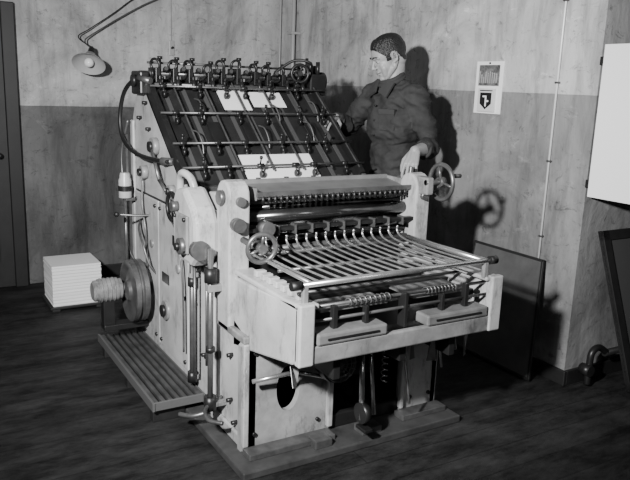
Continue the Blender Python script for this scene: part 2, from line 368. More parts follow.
box('inner_body',1.176,2.074,2.90,3.80,0.06,0.98,DARK,M,0)
box('body_cross_wall',1.176,2.074,2.86,2.90,0.04,0.90,DARK,M,0)
box('rear_cover',1.176,2.074,3.80,3.85,0.05,1.40,CREAM,M,0.01)
def cheek(nm,x0,x1):
    pts=[(2.62,.50),(2.62,1.05)]+[(2.555+0.065*math.cos(a),1.055+0.065*math.sin(a)) for a in [math.pi*i/8 for i in range(1,8)]]+[(2.49,1.05),(2.49,.50)]
    prism(nm,pts,x0,x1,CREAM,M,0.008)
cheek('delivery_cheek_left',1.10,1.19); cheek('delivery_cheek_right',2.03,2.11)
cyls('cheek_bosses',[((1.145,2.47,1.04),(1.145,2.5,1.04),0.02),((1.145,2.47,.72),(1.145,2.5,.72),0.018),((2.07,2.47,1.02),(2.07,2.5,1.02),0.02),((1.08,2.555,1.05),(1.1,2.555,1.05),0.03)],GREYM,M)
cyl('impression_cylinder',(1.19,2.74,0.88),(2.03,2.74,0.88),0.12,CYLM,M,n=48)
cyl('ink_roller_upper',(1.19,2.63,0.985),(2.03,2.63,0.985),0.022,INK,M,n=24)
cyl('ink_roller_front',(1.19,2.585,0.955),(2.03,2.585,0.955),0.026,CYLM,M,n=24)
cyl('transfer_roller',(1.19,2.58,0.865),(2.03,2.58,0.865),0.024,INK,M,n=24)
cyl('delivery_roller',(1.19,2.55,0.82),(2.03,2.55,0.82),0.016,GREYM,M,n=20)
cyls('cylinder_bands',[((1.19+i*0.12,2.742,0.88),(1.20+i*0.12,2.742,0.88),0.122) for i in range(8)],DARK,M,40)
boxes('gripper_bar',[(1.19,2.03,2.50,2.53,0.905,0.922)],DARK,M)
boxes('gripper_fingers',[(1.24+i*0.08,1.247+i*0.08,2.49,2.535,0.89,0.93) for i in range(10)],GREYM,M,0.001)
box('front_apron',1.19,2.03,2.60,2.62,0.50,0.80,DARK,M,0)
prism('top_tray',[(2.545,1.035),(2.74,1.06),(2.75,1.09),(2.735,1.09),(2.725,1.073),(2.56,1.05),(2.55,1.062),(2.54,1.062)],1.24,2.04,mat('tray_grey',0.17,0.4,0.2,0.3,8),M,0.002)
boxes('top_tray_ends',[(1.232,1.246,2.54,2.75,1.03,1.082),(2.034,2.048,2.54,2.75,1.03,1.085)],CREAM2,M)
cyls('tray_teeth',[((1.27+i*0.028,2.536,1.015),(1.27+i*0.028,2.536,1.05),0.007) for i in range(27)],DARK,M,8)
box('tray_front_lip',1.24,2.04,2.53,2.54,1.045,1.066,GREYM,M,0.002)
cyl('tray_rod',(1.12,2.60,1.015),(2.16,2.60,1.015),0.010,GREYM,M)
boxes('rear_cross_beam',[(1.18,2.07,2.80,2.87,0.96,1.01)],DARK,M,0.006)
boxes('lay_gauge_bar',[(1.18,2.07,2.93,2.97,1.0,1.035)],GREYM,M,0.004)
cyls('lay_gauges',[((1.3+i*0.15,2.95,1.03),(1.3+i*0.15,2.95,1.065),0.012) for i in range(6)],GREYM,M)
def fb(x,s,h): return Vector((x,3.63-.54*s-.614*h,1.475-.42*s+.789*h))
def addslab(bm,x0,x1,s0,s1,h0,h1):
    v=[bm.verts.new(fb(x,s,h)) for h in (h0,h1) for (x,s) in ((x0,s0),(x1,s0),(x1,s1),(x0,s1))]
    for f in [(0,1,2,3),(4,5,6,7),(0,1,5,4),(1,2,6,5),(2,3,7,6),(3,0,4,7)]: bm.faces.new([v[i] for i in f])
def slabs(nm,l,m,bev=0.002):
    bm=bmesh.new()
    for a in l: addslab(bm,*a)
    return frombm(nm,bm,m,M,False,bev)
slabs('feed_board',[(1.14,2.11,-0.03,1.12,-0.03,0.0)],BOARD)
slabs('feed_board_rails',[(1.125,1.155,-0.05,1.05,-0.035,0.035),(2.095,2.125,-0.05,1.05,-0.035,0.035)],DARK)
slabs('feed_tapes',[(1.20+i*0.105,1.222+i*0.105,-0.02,1.10,0.0,0.006) for i in range(9)],mat('feed_tape',0.055,0.6),0)
slabs('guide_bars',[(1.25+i*0.17,1.257+i*0.17,0.02,1.0,0.03,0.040) for i in range(6)],GREYM)
slabs('guide_plates',[(1.17+i*0.19,1.235+i*0.19,0.45,0.70,0.006,0.016) for i in range(5)],DARK)
slabs('paper_sheet_top',[(1.50,1.66,0.06,0.30,0.0075,0.010),(1.68,1.88,0.08,0.26,0.0075,0.010)],PAPER,0)
slabs('paper_sheet_low',[(1.45,1.86,0.80,1.12,0.0075,0.010)],PAPER,0)
cb=[]
for s in (0.12,0.42,0.74,0.98): cb.append((fb(1.12,s,0.055),fb(2.13,s,0.055),0.0055))
cyls('cross_shafts',cb,GREYM,M)
wl=[]; ar=[]
random.seed(7)
for s in (0.12,0.42,0.74,0.98):
    for i in range(6):
        x=1.20+i*0.16+random.uniform(-.05,.05)
        wl.append((fb(x,s+0.05,0.03),fb(x+0.012,s+0.05,0.03),0.017)); ar.append((fb(x+0.007,s,0.055),fb(x+0.007,s+0.05,0.03),0.005))
        wl.append((fb(x-0.012,s,0.055),fb(x+0.02,s,0.055),0.011))
        if random.random()<0.5: ar.append((fb(x,s,0.055),fb(x,s-0.02,0.09),0.004)); wl.append((fb(x,s-0.02,0.09),fb(x,s-0.024,0.10),0.008))
cyls('drop_wheels',wl,DARK,M,18); cyls('wheel_arms',ar,DARK,M,8)
for i,(x,s) in enumerate([(1.33,.25),(1.62,.55),(1.9,.5),(2.0,.25),(1.25,.6),(1.75,.3)]):
    tube('feed_lever_%d'%i,[fb(x,s,0.05),fb(x+0.01,s+0.06,0.07),fb(x+0.02,s+0.14,0.05),fb(x+0.02,s+0.2,0.02)],0.004,GREYM,M)
# feeder head
cyls('feeder_shafts',[((1.10,3.64,1.53),(2.17,3.64,1.53),0.012),((1.12,3.72,1.49),(2.17,3.72,1.49),0.014),((1.12,3.60,1.475),(2.15,3.60,1.475),0.009),((1.16,3.70,1.585),(2.1,3.70,1.585),0.006)],GREYM,M)
bx=[];cy=[];kn=[]
bm=bmesh.new(); random.seed(11)
for i in range(10):
    x=1.19+i*0.093+random.uniform(-.012,.012); h=random.uniform(-.012,.018)
    bx.append((x-0.012,x+0.014,3.61,3.74,1.485,1.555+h))
    bx.append((x-0.008,x+0.008,3.565,3.61,1.50,1.52))
    addtorus(bm,(x,3.655,1.57+h),(0.85,0.5,0.2*(-1)**i),0.022+0.008*random.random(),0.007,24,8)
    cy.append(((x,3.575,1.51),(x,3.56,1.45),0.009,0.013)); cy.append(((x+0.035,3.66,1.53),(x+0.035,3.60,1.55),0.006)); cy.append(((x+0.035,3.60,1.55),(x+0.035,3.588,1.554),0.014))
    cy.append(((x-0.03,3.64,1.53),(x-0.02,3.64,1.53),0.026)); cy.append(((x+0.04,3.70,1.53),(x+0.04,3.70,1.60+h),0.007)); cy.append(((x+0.04,3.70,1.60+h),(x+0.04,3.70,1.615+h),0.014))
    kn.append(((x+0.035,3.588,1.554),(x+0.035,3.58,1.557),0.010))
boxes('sucker_blocks',bx,DARK,M); frombm('sucker_loops',bm,DARK,M); cyls('sucker_tubes',cy,DARK,M); cyls('sucker_knobs',kn,GREYM,M)
wheel('feeder_handwheel',(2.0,3.56,1.56),(0.3,1,0),0.048,0.009,DARK,M,4,0.3)
cyl('feeder_handwheel_shaft',(2.0,3.56,1.56),(2.02,3.72,1.54),0.01,GREYM,M)
boxes('feeder_end_gearbox',[(2.08,2.19,3.58,3.74,1.44,1.56),(1.09,1.14,3.60,3.76,1.42,1.54)],DARK,M,0.01)
cyls('feeder_end_gears',[((2.19,3.66,1.52),(2.21,3.66,1.52),0.055),((2.07,3.6,1.60),(2.09,3.6,1.60),0.03),((1.07,3.68,1.49),(1.09,3.68,1.49),0.03)],DARK,M,28)
cyls('feeder_end_posts',[((2.14,3.6,1.55),(2.14,3.6,1.63),0.012),((2.17,3.68,1.55),(2.17,3.68,1.61),0.016),((2.10,3.66,1.55),(2.10,3.66,1.65),0.009)],DARK,M)
tube('feeder_air_hose',[(2.1,3.6,1.56),(2.06,3.55,1.62),(1.98,3.6,1.63),(1.9,3.68,1.56)],0.008,BLACK,M)
tube('air_hose_left',[(1.14,3.56,1.50),(1.09,3.66,1.50),(1.06,3.78,1.43),(1.05,3.84,1.30),(1.05,3.80,1.19),(1.06,3.66,1.13),(1.07,3.42,1.115),(1.10,3.20,1.12)],0.011,BLACK,M)
cyls('hose_ferrules',[((1.08,3.25,1.12),(1.126,3.2,1.12),0.018),((1.13,3.55,1.49),(1.09,3.62,1.505),0.017)],GREYM,M)
tube('oil_pipe',[(1.08,3.8,1.28),(1.06,3.86,1.1),(1.06,3.84,.9),(1.07,3.82,.6),(1.10,3.8,.5)],0.006,GREYM,M)
lathe('oil_reservoir',(1.05,3.775,0.86),(0,0,1),[(0,0.02),(0.005,0.034),(0.10,0.034),(0.115,0.028),(0.125,0.028),(0.14,0.024)],CREAM,M)
lathe('oil_reservoir_band',(1.05,3.775,0.90),(0,0,1),[(0,0.0345),(0.002,0.037),(0.028,0.037),(0.03,0.0345)],DARK,M)
box('reservoir_bracket',1.05,1.125,3.76,3.79,0.845,0.862,GREYM,M)
cyls('left_vertical_rods',[((1.05,3.775,0.4),(1.05,3.775,0.86),0.010),((1.08,3.83,0.35),(1.08,3.83,1.2),0.008)],GREYM,M)
tube('crank_lever',[(1.12,3.55,.80),(1.05,3.57,.80),(0.97,3.60,.805)],0.006,GREYM,M); sphere('crank_lever_knob',(0.955,3.605,.806),0.014,BLACK,M)
tube('pipe_loop',[(1.11,3.7,.75),(1.07,3.6,.72),(1.06,3.5,.66),(1.08,3.46,.56),(1.12,3.45,.5)],0.006,GREYM,M)
lathe('drive_pulley',(1.03,3.56,0.40),(1,0,0),[(-0.045,0.03),(-0.045,0.05),(-0.03,0.06),(-0.02,0.12),(-0.035,0.148),(-0.035,0.165),(-0.01,0.165),(-0.005,0.15),(0.005,0.15),(0.01,0.165),(0.035,0.165),(0.035,0.14),(0.02,0.04),(0.085,0.03)],GREYM,M,48)
lathe('motor_body',(0.82,3.62,0.40),(1,0,0),[(0,0.02),(0.0,0.045),(0.01,0.056),(0.03,0.056),(0.03,0.062),(0.13,0.062),(0.13,0.055),(0.15,0.055),(0.155,0.03),(0.20,0.018)],CREAM2,M)
cyls('motor_rings',[((0.86+i*0.022,3.62,0.40),(0.866+i*0.022,3.62,0.40),0.065) for i in range(4)],CREAM2,M,28)
boxes('motor_mount',[(0.87,0.93,3.59,3.65,0.20,0.35),(0.87,1.12,3.58,3.66,0.18,0.21)],DARK,M)
prism('gear_housing',[(2.86,.80),(2.88,.98),(2.84,1.05),(2.74,1.07),(2.64,1.0),(2.60,.94),(2.60,.80),(2.66,.75),(2.80,.75)],1.00,1.105,CREAM,M,0.02)
boxes('housing_flange',[(0.985,1.0,2.66,2.80,0.80,0.96)],CREAM2,M,0.006)
cyls('housing_bosses',[((0.965,2.70,.83),(1.0,2.70,.83),0.035),((0.97,2.80,.98),(1.0,2.80,.98),0.022),((1.02,2.585,.83),(1.02,2.62,.83),0.04)],GREYM,M,20)
cyls('housing_bolts',[((0.975,y,z),(0.99,y,z),0.008) for y in (2.675,2.785) for z in (.815,.945)]+[((0.95,2.70,.83),(0.97,2.70,.83),0.016)],DARK,M)
tube('curved_handle',[(1.06,2.93,1.0),(1.05,2.90,1.085),(1.04,2.84,1.115),(1.05,2.78,1.10),(1.06,2.75,1.05)],0.017,CREAM,M)
wheel('side_handwheel',(1.065,3.06,.93),(1,0,0),0.065,0.009,DARK,M,3,0.3)
cyl('side_handwheel_shaft',(1.06,3.06,.93),(1.13,3.06,.93),0.014,GREYM,M)
cyls('vertical_shafts',[((1.055,2.57,0.14),(1.055,2.57,0.84),0.012),((1.09,2.87,0.14),(1.09,2.87,0.78),0.011),((1.075,2.80,0.20),(1.075,2.80,0.76),0.006),((1.075,2.66,0.3),(1.075,2.66,0.76),0.006)],GREYM,M,14)
cyls('shaft_collars',[((1.055,2.57,0.70),(1.055,2.57,0.76),0.026),((1.055,2.57,0.14),(1.055,2.57,0.20),0.026),((1.09,2.87,0.14),(1.09,2.87,0.19),0.022),((1.09,2.87,0.60),(1.09,2.87,0.64),0.02),((1.055,2.57,0.4),(1.055,2.57,0.42),0.02)],DARK,M,16)
boxes('shaft_brackets',[(1.04,1.13,2.555,2.585,0.15,0.17),(1.04,1.13,2.555,2.585,0.66,0.69),(1.075,1.13,2.86,2.88,0.15,0.17),(1.075,1.13,2.86,2.88,0.64,0.66)],CREAM2,M)
tube('treadle_lever',[(1.12,2.60,.17),(1.03,2.55,.16),(1.0,2.46,.155),(1.04,2.40,.155)],0.009,GREYM,M)
tube('treadle_lever_b',[(1.055,2.57,.13),(0.99,2.60,.11),(0.95,2.66,.10)],0.010,GREYM,M)
wheel('delivery_handwheel',(1.165,2.33,.885),(0.12,1,0.1),0.056,0.010,GREYM,M,3,0.34,0.6)
cyl('delivery_handwheel_shaft',(1.165,2.33,.885),(1.16,2.50,.885),0.013,GREYM,M)
cyls('wheel_pinions',[((1.25,2.44,.93),(1.25,2.49,.93),0.03),((1.13,2.45,.95),(1.13,2.49,.95),0.028),((1.14,2.40,.885),(1.195,2.40,.885),0.016)],GREYM,M,18)
wheel('pressure_handwheel',(2.13,2.443,1.087),(1,0,0),0.080,0.010,GREYM,M,3,0.28,0.2)
cyls('pressure_handwheel_shaft',[((2.04,2.443,1.087),(2.15,2.443,1.087),0.013),((2.14,2.39,1.12),(2.195,2.39,1.12),0.010)],GREYM,M)
box('wheel_bracket',2.04,2.08,2.43,2.52,1.03,1.11,CREAM2,M,0.008)
cyls('right_rods',[((2.13,2.60,.7),(2.13,2.60,1.05),0.01),((2.13,2.76,1.075),(2.13,2.76,.95),0.01)],GREYM,M)
tube('throw_off_lever',[(2.10,2.72,.98),(2.16,2.74,1.0),(2.19,2.75,1.06),(2.20,2.755,1.12)],0.010,GREYM,M)
# delivery table
tl=[(2.50,.44),(2.50,.735),(2.30,.74),(1.99,.77),(1.965,.75),(1.965,.56),(2.0,.54)]
prism('delivery_side_left',tl,1.125,1.155,CREAM,M,0.008)
prism('delivery_side_right',tl,2.035,2.065,CREAM,M,0.008)
boxes('delivery_flanges',[(1.125,1.21,1.965,2.50,0.745,0.765),(1.99,2.065,1.965,2.50,0.755,0.772)],CREAM,M,0.006)
boxes('front_corner_posts',[(1.125,1.185,1.95,1.985,0.545,0.77),(2.01,2.07,1.95,1.985,0.545,0.775)],CREAM,M,0.006)
boxes('delivery_front_beam',[(1.155,2.04,1.958,1.985,0.545,0.612)],CREAM2,M,0.006)
boxes('delivery_tray_floor',[(1.155,2.035,1.99,2.50,0.53,0.545)],DARK,M)
boxes('front_blocks',[(1.20,1.50,1.952,2.04,0.612,0.655),(1.69,2.0,1.952,2.04,0.612,0.655)],BLOCK,M,0.008)
boxes('front_block_slots',[(1.24,1.46,1.948,1.953,0.630,0.637),(1.73,1.96,1.948,1.953,0.630,0.637)],DARK,M,0)
boxes('table_cross_members',[(1.155,2.035,2.08,2.11,0.66,0.69),(1.155,2.035,2.24,2.28,0.64,0.70),(1.155,2.035,2.42,2.46,0.64,0.72)],DARK,M)
boxes('board_under_grid',[(1.26,1.56,2.04,2.16,0.70,0.712),(1.68,1.96,2.04,2.2,0.70,0.712)],BLOCK,M)
cyls('cross_rods_lower',[((1.15,2.02,0.735),(2.04,2.02,0.735),0.007),((1.15,2.16,0.745),(2.04,2.16,0.745),0.007),((1.15,2.0,0.69),(2.04,2.0,0.69),0.006)],GREYM,M)
for k,(a,b) in enumerate([(1.36,1.56),(1.72,1.88)]):
    n=64; tube('coil_spring_%d'%k,[(a+(b-a)*i/n,2.02+0.014*math.cos(i*0.9),0.735+0.014*math.sin(i*0.9)) for i in range(n)],0.003,GREYM,M,smooth=False)
boxes('clamp_levers',[(1.28,1.30,1.985,2.01,0.655,0.74),(1.60,1.615,1.985,2.03,0.612,0.75),(1.90,1.92,1.985,2.01,0.655,0.75),(1.42,1.435,1.985,2.01,0.655,0.72),(1.78,1.795,1.985,2.01,0.655,0.72)],DARK,M,0.003)
boxes('rack_teeth',[(1.155,1.20,2.02+i*0.055,2.05+i*0.055,0.765,0.79) for i in range(7)],CREAM,M,0.004)
cyl('front_bar',(1.13,1.985,0.832),(2.02,1.985,0.836),0.011,STEEL,M)
cyls('front_bar_knobs',[((1.105,1.985,0.832),(1.145,1.985,0.832),0.016),((2.015,1.985,0.836),(2.05,1.985,0.836),0.017)],BLACK,M,16)
boxes('front_bar_brackets',[(1.15,1.17,1.975,1.995,0.76,0.83),(1.985,2.005,1.975,1.995,0.765,0.83)],CREAM2,M)
cyls('grid_side_rails',[((1.19,1.985,0.832),(1.19,2.46,0.832),0.008),((1.99,1.985,0.836),(1.98,2.47,0.836),0.012)],STEEL,M)
cyl('grid_mid_bar',(1.19,2.24,0.815),(1.99,2.24,0.815),0.007,GREYM,M)
for i in range(16):
    x=1.225+i*0.048
    tube('grid_rod_%d'%i,[(x,1.985,0.834),(x,2.2,0.828),(x,2.40,0.83),(x,2.48,0.84),(x,2.51,0.862),(x,2.508,0.885)],0.0048,STEEL,M,res=4)
cyl('grid_back_bar',(1.19,2.46,0.825),(1.99,2.46,0.825),0.009,GREYM,M)
# lower front castings
plate_hole('lower_front_panel',1.10,1.52,0.035,0.52,2.36,2.39,1.315,0.27,0.055,0.10,mat('tray_shaded_enamel',0.26,0.4,0,0.4,7,0.06,30,0.5,0.7),M)  # enamel colour darkened to paint in the shade of the overhanging tray
box('lower_front_panel_top',1.10,2.12,2.34,2.60,0.50,0.53,CREAM2,M,0.006)
box('lower_right_leg',1.90,2.12,2.36,2.39,0.035,0.50,CREAM,M,0.008)
boxes('lower_cross_sill',[(1.52,1.90,2.36,2.39,0.035,0.10)],DARK,M,0.006)
boxes('panel_flanges',[(1.10,1.125,2.335,2.36,0.06,0.50),(1.50,1.525,2.335,2.36,0.06,0.50),(1.89,1.91,2.335,2.36,0.06,0.50)],CREAM,M,0.005)
cyls('panel_bolts',[((x,2.35,z),(x,2.361,z),0.009) for x,z in ((1.16,.10),(1.16,.45),(1.46,.10),(1.46,.45),(1.96,.10),(2.07,.10),(1.96,.44))],DARK,M)
lathe('blower_housing',(1.47,2.25,0.40),(0,-1,0),[(-0.05,0.03),(-0.05,0.075),(0.0,0.085),(0.03,0.08),(0.04,0.06),(0.03,0.02)],DARK,M)
bm=bmesh.new()
for R_ in (0.03,0.05,0.07): addtorus(bm,(1.47,2.205,0.40),(0,1,0),R_,0.003,28,6)
for i in range(8):
    a=math.pi*i/8; addcyl(bm,(1.47-0.075*math.cos(a),2.205,0.40-0.075*math.sin(a)),(1.47+0.075*math.cos(a),2.205,0.40+0.075*math.sin(a)),0.002,None,6)
frombm('blower_grille',bm,GREYM,M)
cyls('lower_levers',[((1.60,2.25,0.46),(1.58,2.20,0.14),0.012),((1.66,2.28,0.46),(1.68,2.25,0.12),0.009),((1.80,2.24,0.5),(1.83,2.20,0.16),0.006),((1.30,2.27,0.38),(1.44,2.27,0.33),0.008),((1.12,2.30,0.36),(1.30,2.27,0.38),0.009),((1.96,2.2,0.5),(2.0,2.2,0.30),0.006)],STEEL,M)
cyls('lower_mechanism',[((1.52,2.45,0.25),(1.9,2.45,0.25),0.03),((1.52,2.6,0.4),(1.9,2.6,0.4),0.04),((1.76,2.5,0.06),(1.76,2.5,0.5),0.02),((1.86,2.5,0.06),(1.86,2.5,0.5),0.02)],DARK,M)
cyls('pedal_roller',[((1.57,2.20,0.17),(1.60,2.20,0.17),0.045)],DARK,M,20)
boxes('foot_pedal',[(1.565,1.605,2.15,2.22,0.10,0.115)],DARK,M)
n=50; tube('return_spring',[(1.73+0.014*math.cos(i*0.9),2.26+0.014*math.sin(i*0.9),0.45-0.20*i/n) for i in range(n)],0.0025,STEEL,M,smooth=False)
def tag(nm,x0,x1,y,z0,z1,tw,m):
    bm=bmesh.new(); pts=[(x0,y,z1),(x1,y+tw,z1-0.01),(x1-0.02,y+tw,z0),(x0+0.02,y,z0+0.02)]
    bm.faces.new([bm.verts.new(p) for p in pts]); o=frombm(nm,bm,m,M); s=o.modifiers.new('s','SOLIDIFY'); s.thickness=0.002
tag('rag_paper',1.17,1.24,2.10,0.38,0.53,0.03,PAPER)
tag('hanging_tag_a',1.93,1.97,2.06,0.42,0.53,0.04,WOODL); tag('hanging_tag_b',2.0,2.05,2.08,0.38,0.53,0.02,WOODL); tag('hanging_tag_c',1.84,1.87,2.08,0.38,0.53,0.05,GREYM); tag('hanging_tag_d',2.05,2.10,2.2,0.38,0.52,0.03,WOODL); tag('hanging_tag_e',1.74,1.78,2.10,0.40,0.53,0.03,BLOCK)
boxes('under_table_ribs',[(1.30,1.33,2.0,2.36,0.45,0.53),(1.6,1.63,2.0,2.36,0.47,0.53),(1.85,1.88,2.0,2.36,0.45,0.53),(1.3,2.0,2.15,2.18,0.46,0.50)],DARK,M)

# ---------------------------------------------------------------- man
MAN=empty('man',(2.43,3.22,0))
def addcap(bm,p,q,r,r2):
    p=Vector(p);q=Vector(q); addsphere(bm,p,r,8); addsphere(bm,q,r2,8); addcyl(bm,p,q,r,r2,24)
def evalmesh(o):
    bpy.context.view_layer.update(); dg=bpy.context.evaluated_depsgraph_get()
    return bpy.data.meshes.new_from_object(o.evaluated_get(dg))
def remesh_obj(name,bm,m,vox,sm=3,disp=None,parent=MAN):
    me=bpy.data.meshes.new(name+'_src'); bmesh.ops.recalc_face_normals(bm,faces=bm.faces); bm.to_mesh(me); bm.free()
    o=bpy.data.objects.new(name+'_src',me); COL.objects.link(o)
    r=o.modifiers.new('r','REMESH'); r.mode='VOXEL'; r.voxel_size=vox; r.use_smooth_shade=True
    s=o.modifiers.new('s','SMOOTH'); s.factor=0.5; s.iterations=sm
    em=evalmesh(o); bpy.data.objects.remove(o); em.name=name
    if disp: disp(em)
    em.materials.clear()
    return link(name,em,m,parent,True)
def folds(em):
    em.update()
    ns=[v.normal.copy() for v in em.vertices]
    for v,n in zip(em.vertices,ns):
        p=v.co
        q=Vector((p.x*6+p.z*5,p.y*6-p.z*4,p.z*8))
        a=noise.noise(Vector((p.x*8,p.y*8,p.z*4)))*0.012
        a+=(0.35-abs(noise.noise(q*1.8)))*0.030
        a+=(0.35-abs(noise.noise(Vector((p.x*14,p.y*14+3,p.z*30+p.y*12)))))*0.018
        v.co=p+n*a
bm=bmesh.new()
addsphere(bm,(2.45,3.22,.97),(.125,.165,.13)); addsphere(bm,(2.44,3.22,1.13),(.118,.150,.17)); addsphere(bm,(2.425,3.22,1.31),(.128,.175,.17))
addsphere(bm,(2.415,3.22,1.43),(.098,.165,.09))
addcap(bm,(2.435,3.065,1.455),(2.40,3.38,1.46),.062,.062)
addcap(bm,(2.41,3.22,1.51),(2.43,3.11,1.475),.056,.05); addcap(bm,(2.41,3.22,1.51),(2.41,3.33,1.48),.056,.05)
addcap(bm,(2.442,3.055,1.445),(2.505,2.985,1.19),.064,.050); addcap(bm,(2.505,2.985,1.19),(2.425,2.935,1.185),.050,.045)
addcap(bm,(2.40,3.40,1.45),(2.36,3.58,1.26),.064,.052); addcap(bm,(2.36,3.58,1.26),(2.21,3.475,1.305),.051,.042)
for y in (3.125,3.315):
    dy=(y-3.22)*0.2
    addcap(bm,(2.455,y,.90),(2.43,y+dy,.50),.098,.070); addcap(bm,(2.43,y+dy,.50),(2.455,y+dy,.11),.070,.062)
remesh_obj('coverall',bm,CLOTH,0.009,2,folds)
bm=bmesh.new(); addtorus(bm,(2.392,3.22,1.555),(-0.55,0,1),0.062,0.015,32,8); addtorus(bm,(2.394,3.22,1.540),(-0.5,0,1),0.070,0.014,32,8)
frombm('collar',bm,CLOTH2,MAN)
for nm,pts in (('lapel_near',[(2.335,3.175,1.545),(2.345,3.125,1.525),(2.300,3.135,1.445),(2.298,3.205,1.475)]),('lapel_far',[(2.330,3.255,1.545),(2.340,3.31,1.525),(2.298,3.30,1.445),(2.298,3.235,1.475)])):
    bm=bmesh.new(); bm.faces.new([bm.verts.new(p) for p in pts]); o=frombm(nm,bm,CLOTH2,MAN); s=o.modifiers.new('s','SOLIDIFY'); s.thickness=0.012; s.offset=0
def patch(nm,c,u,v,w,h,m,th=.006):
    c=Vector(c);u=Vector(u).normalized();v=Vector(v).normalized();n=u.cross(v)
    bm=bmesh.new(); P=[c+u*a*w/2+v*b*h/2+n*d for d in (-th,th) for a,b in ((-1,-1),(1,-1),(1,1),(-1,1))]
    V=[bm.verts.new(p) for p in P]
    for f in [(0,1,2,3),(4,5,6,7),(0,1,5,4),(1,2,6,5),(2,3,7,6),(3,0,4,7)]: bm.faces.new([V[i] for i in f])
    return frombm(nm,bm,m,MAN,False,0.003)
patch('chest_pocket',(2.316,3.135,1.325),(0.42,-1,0),(-0.06,0,1),0.095,0.11,CLOTH,.010)
patch('pocket_flap',(2.312,3.135,1.372),(0.42,-1,0),(-0.06,0,1),0.10,0.03,CLOTH2,.012)
cyls('buttons',[((2.300,3.22,z),(2.288,3.22,z),0.005) for z in (1.40,1.32,1.24)],DARK,MAN,10)
for k,y in enumerate((3.106,3.334)):
    bm=bmesh.new(); addsphere(bm,(2.46,y,.06),(.06,.045,.055)); addsphere(bm,(2.34,y-0.0,.040),(.10,.047,.038)); addcap(bm,(2.455,y,.06),(2.455,y,.11),.045,.045); addbox(bm,2.26,2.515,y-.04,y+.04,0.0,.02)
    remesh_obj('shoe_%d'%k,bm,SHOE,0.007,2)
def hand(name,elb,wr,d,n,curls,thumbdir,side):
    d=Vector(d).normalized(); n=Vector(n); n=(n-d*n.dot(d)).normalized(); s=d.cross(n)*side
    wr=Vector(wr); bm=bmesh.new()
    addcap(bm,elb,wr,.040,.027)
    for t in (-.030,-.011,.009,.028):
        addcap(bm,wr+s*t*0.6+d*0.01,wr+d*0.085+s*t,.014,.0125)
    addcap(bm,wr+d*0.015,wr+d*0.07,.020,.014)
    F=[(.031,.043,.026,.021,.0088),(.0105,.047,.030,.022,.0090),(-.0105,.043,.028,.021,.0086),(-.031,.034,.021,.018,.0077)]
    for (t,a,b,c,r),cu in zip(F,curls):
        p=wr+d*0.088+s*t; ang=0
        spread=s*(t*3.2)
        for L_,bend,rr in ((a,cu*0.55,r),(b,cu*0.8,r*.93),(c,cu*0.5,r*.85)):
            ang+=bend; dd=(d*math.cos(ang)-n*math.sin(ang)+spread).normalized(); q=p+dd*L_
            addcap(bm,p,q,rr,rr*.93); p=q
    p=wr+d*0.02+s*0.024-n*0.006; T=(d*0.62+s*0.75-n*thumbdir).normalized()
    q=p+T*0.042; addcap(bm,p,q,.0155,.0115); T2=(d*0.85+s*0.30-n*(thumbdir+0.25)).normalized(); r_=q+T2*0.033; addcap(bm,q,r_,.0108,.0098); T3=(d*0.95+s*0.05-n*(thumbdir+0.4)).normalized(); addcap(bm,r_,r_+T3*0.026,.0098,.0082)
    return remesh_obj(name,bm,SKIN,0.0026,2)
hand('left_forearm_and_hand',(2.435,2.94,1.187),(2.305,2.865,1.185),(-0.55,-0.36,-0.75),(-0.50,-0.30,0.8),(0.6,0.7,0.8,0.95),0.45,1)
hand('right_forearm_and_hand',(2.23,3.49,1.30),(2.185,3.455,1.318),(-0.85,-0.50,-0.10),(0.05,-0.1,1),(0.45,0.5,0.55,0.6),0.35,-1)
for nm,p,q,r in (('cuff_left',(2.425,2.932,1.186),(2.39,2.914,1.186),.046),('cuff_right',(2.225,3.487,1.302),(2.205,3.472,1.308),.041)):
    bm=bmesh.new(); ax=Vector(q)-Vector(p); addtorus(bm,(Vector(p)+Vector(q))/2,ax,r-.006,.011,28,10); frombm(nm,bm,CLOTH2,MAN)
# head
fwd=Vector((-0.93,0.26,0)).normalized(); pitch=math.radians(24)
f3=(fwd*math.cos(pitch)-Vector((0,0,1))*math.sin(pitch)).normalized(); l3=Vector((0,0,1)).cross(fwd).normalized(); u3=f3.cross(l3).normalized()
HM=Matrix(((f3.x,l3.x,u3.x),(f3.y,l3.y,u3.y),(f3.z,l3.z,u3.z))); HC=Vector((2.360,3.225,1.665))
def H(p): return HC+HM@Vector(p)
bm=bmesh.new()
addsphere(bm,(-.018,0,.028),(.098,.074,.080),16); addsphere(bm,(.018,0,.022),(.068,.064,.066),16); addsphere(bm,(.028,0,-.030),(.054,.058,.072),16)
addcap(bm,(.008,.045,-.060),(.048,.020,-.096),.020,.018); addcap(bm,(.008,-.045,-.060),(.048,-.020,-.096),.020,.018)
addsphere(bm,(.034,0,-.080),(.044,.040,.032),12); addsphere(bm,(.064,0,-.098),(.020,.022,.017),10)
addcap(bm,(.080,0,.008),(.099,0,-.026),.0065,.0095); addsphere(bm,(.100,0,-.030),(.011,.010,.009),8)
for s_ in (1,-1):
    addsphere(bm,(.090,.011*s_,-.033),(.011,.007,.007),8)
    addcap(bm,(.080,.014*s_,.018),(.068,.044*s_,.016),.0085,.0075)
    addsphere(bm,(.048,.034*s_,-.030),(.025,.020,.026),12)
    addcap(bm,(.050,.036*s_,-.045),(.050,.026*s_,-.080),.020,.018)
    for k in range(9):
        a=math.radians(-70+k*32); addsphere(bm,(-.012-.0135*math.cos(a),.0785*s_,-.004+.024*math.sin(a)),.0062,6)
    addsphere(bm,(-.004,.071*s_,-.008),(.012,.008,.022),8); addsphere(bm,(-.004,.074*s_,-.032),(.007,.005,.009),8)
    addcap(bm,(.000,.050*s_,-.060),(-.018,.054*s_,-.035),.014,.014)
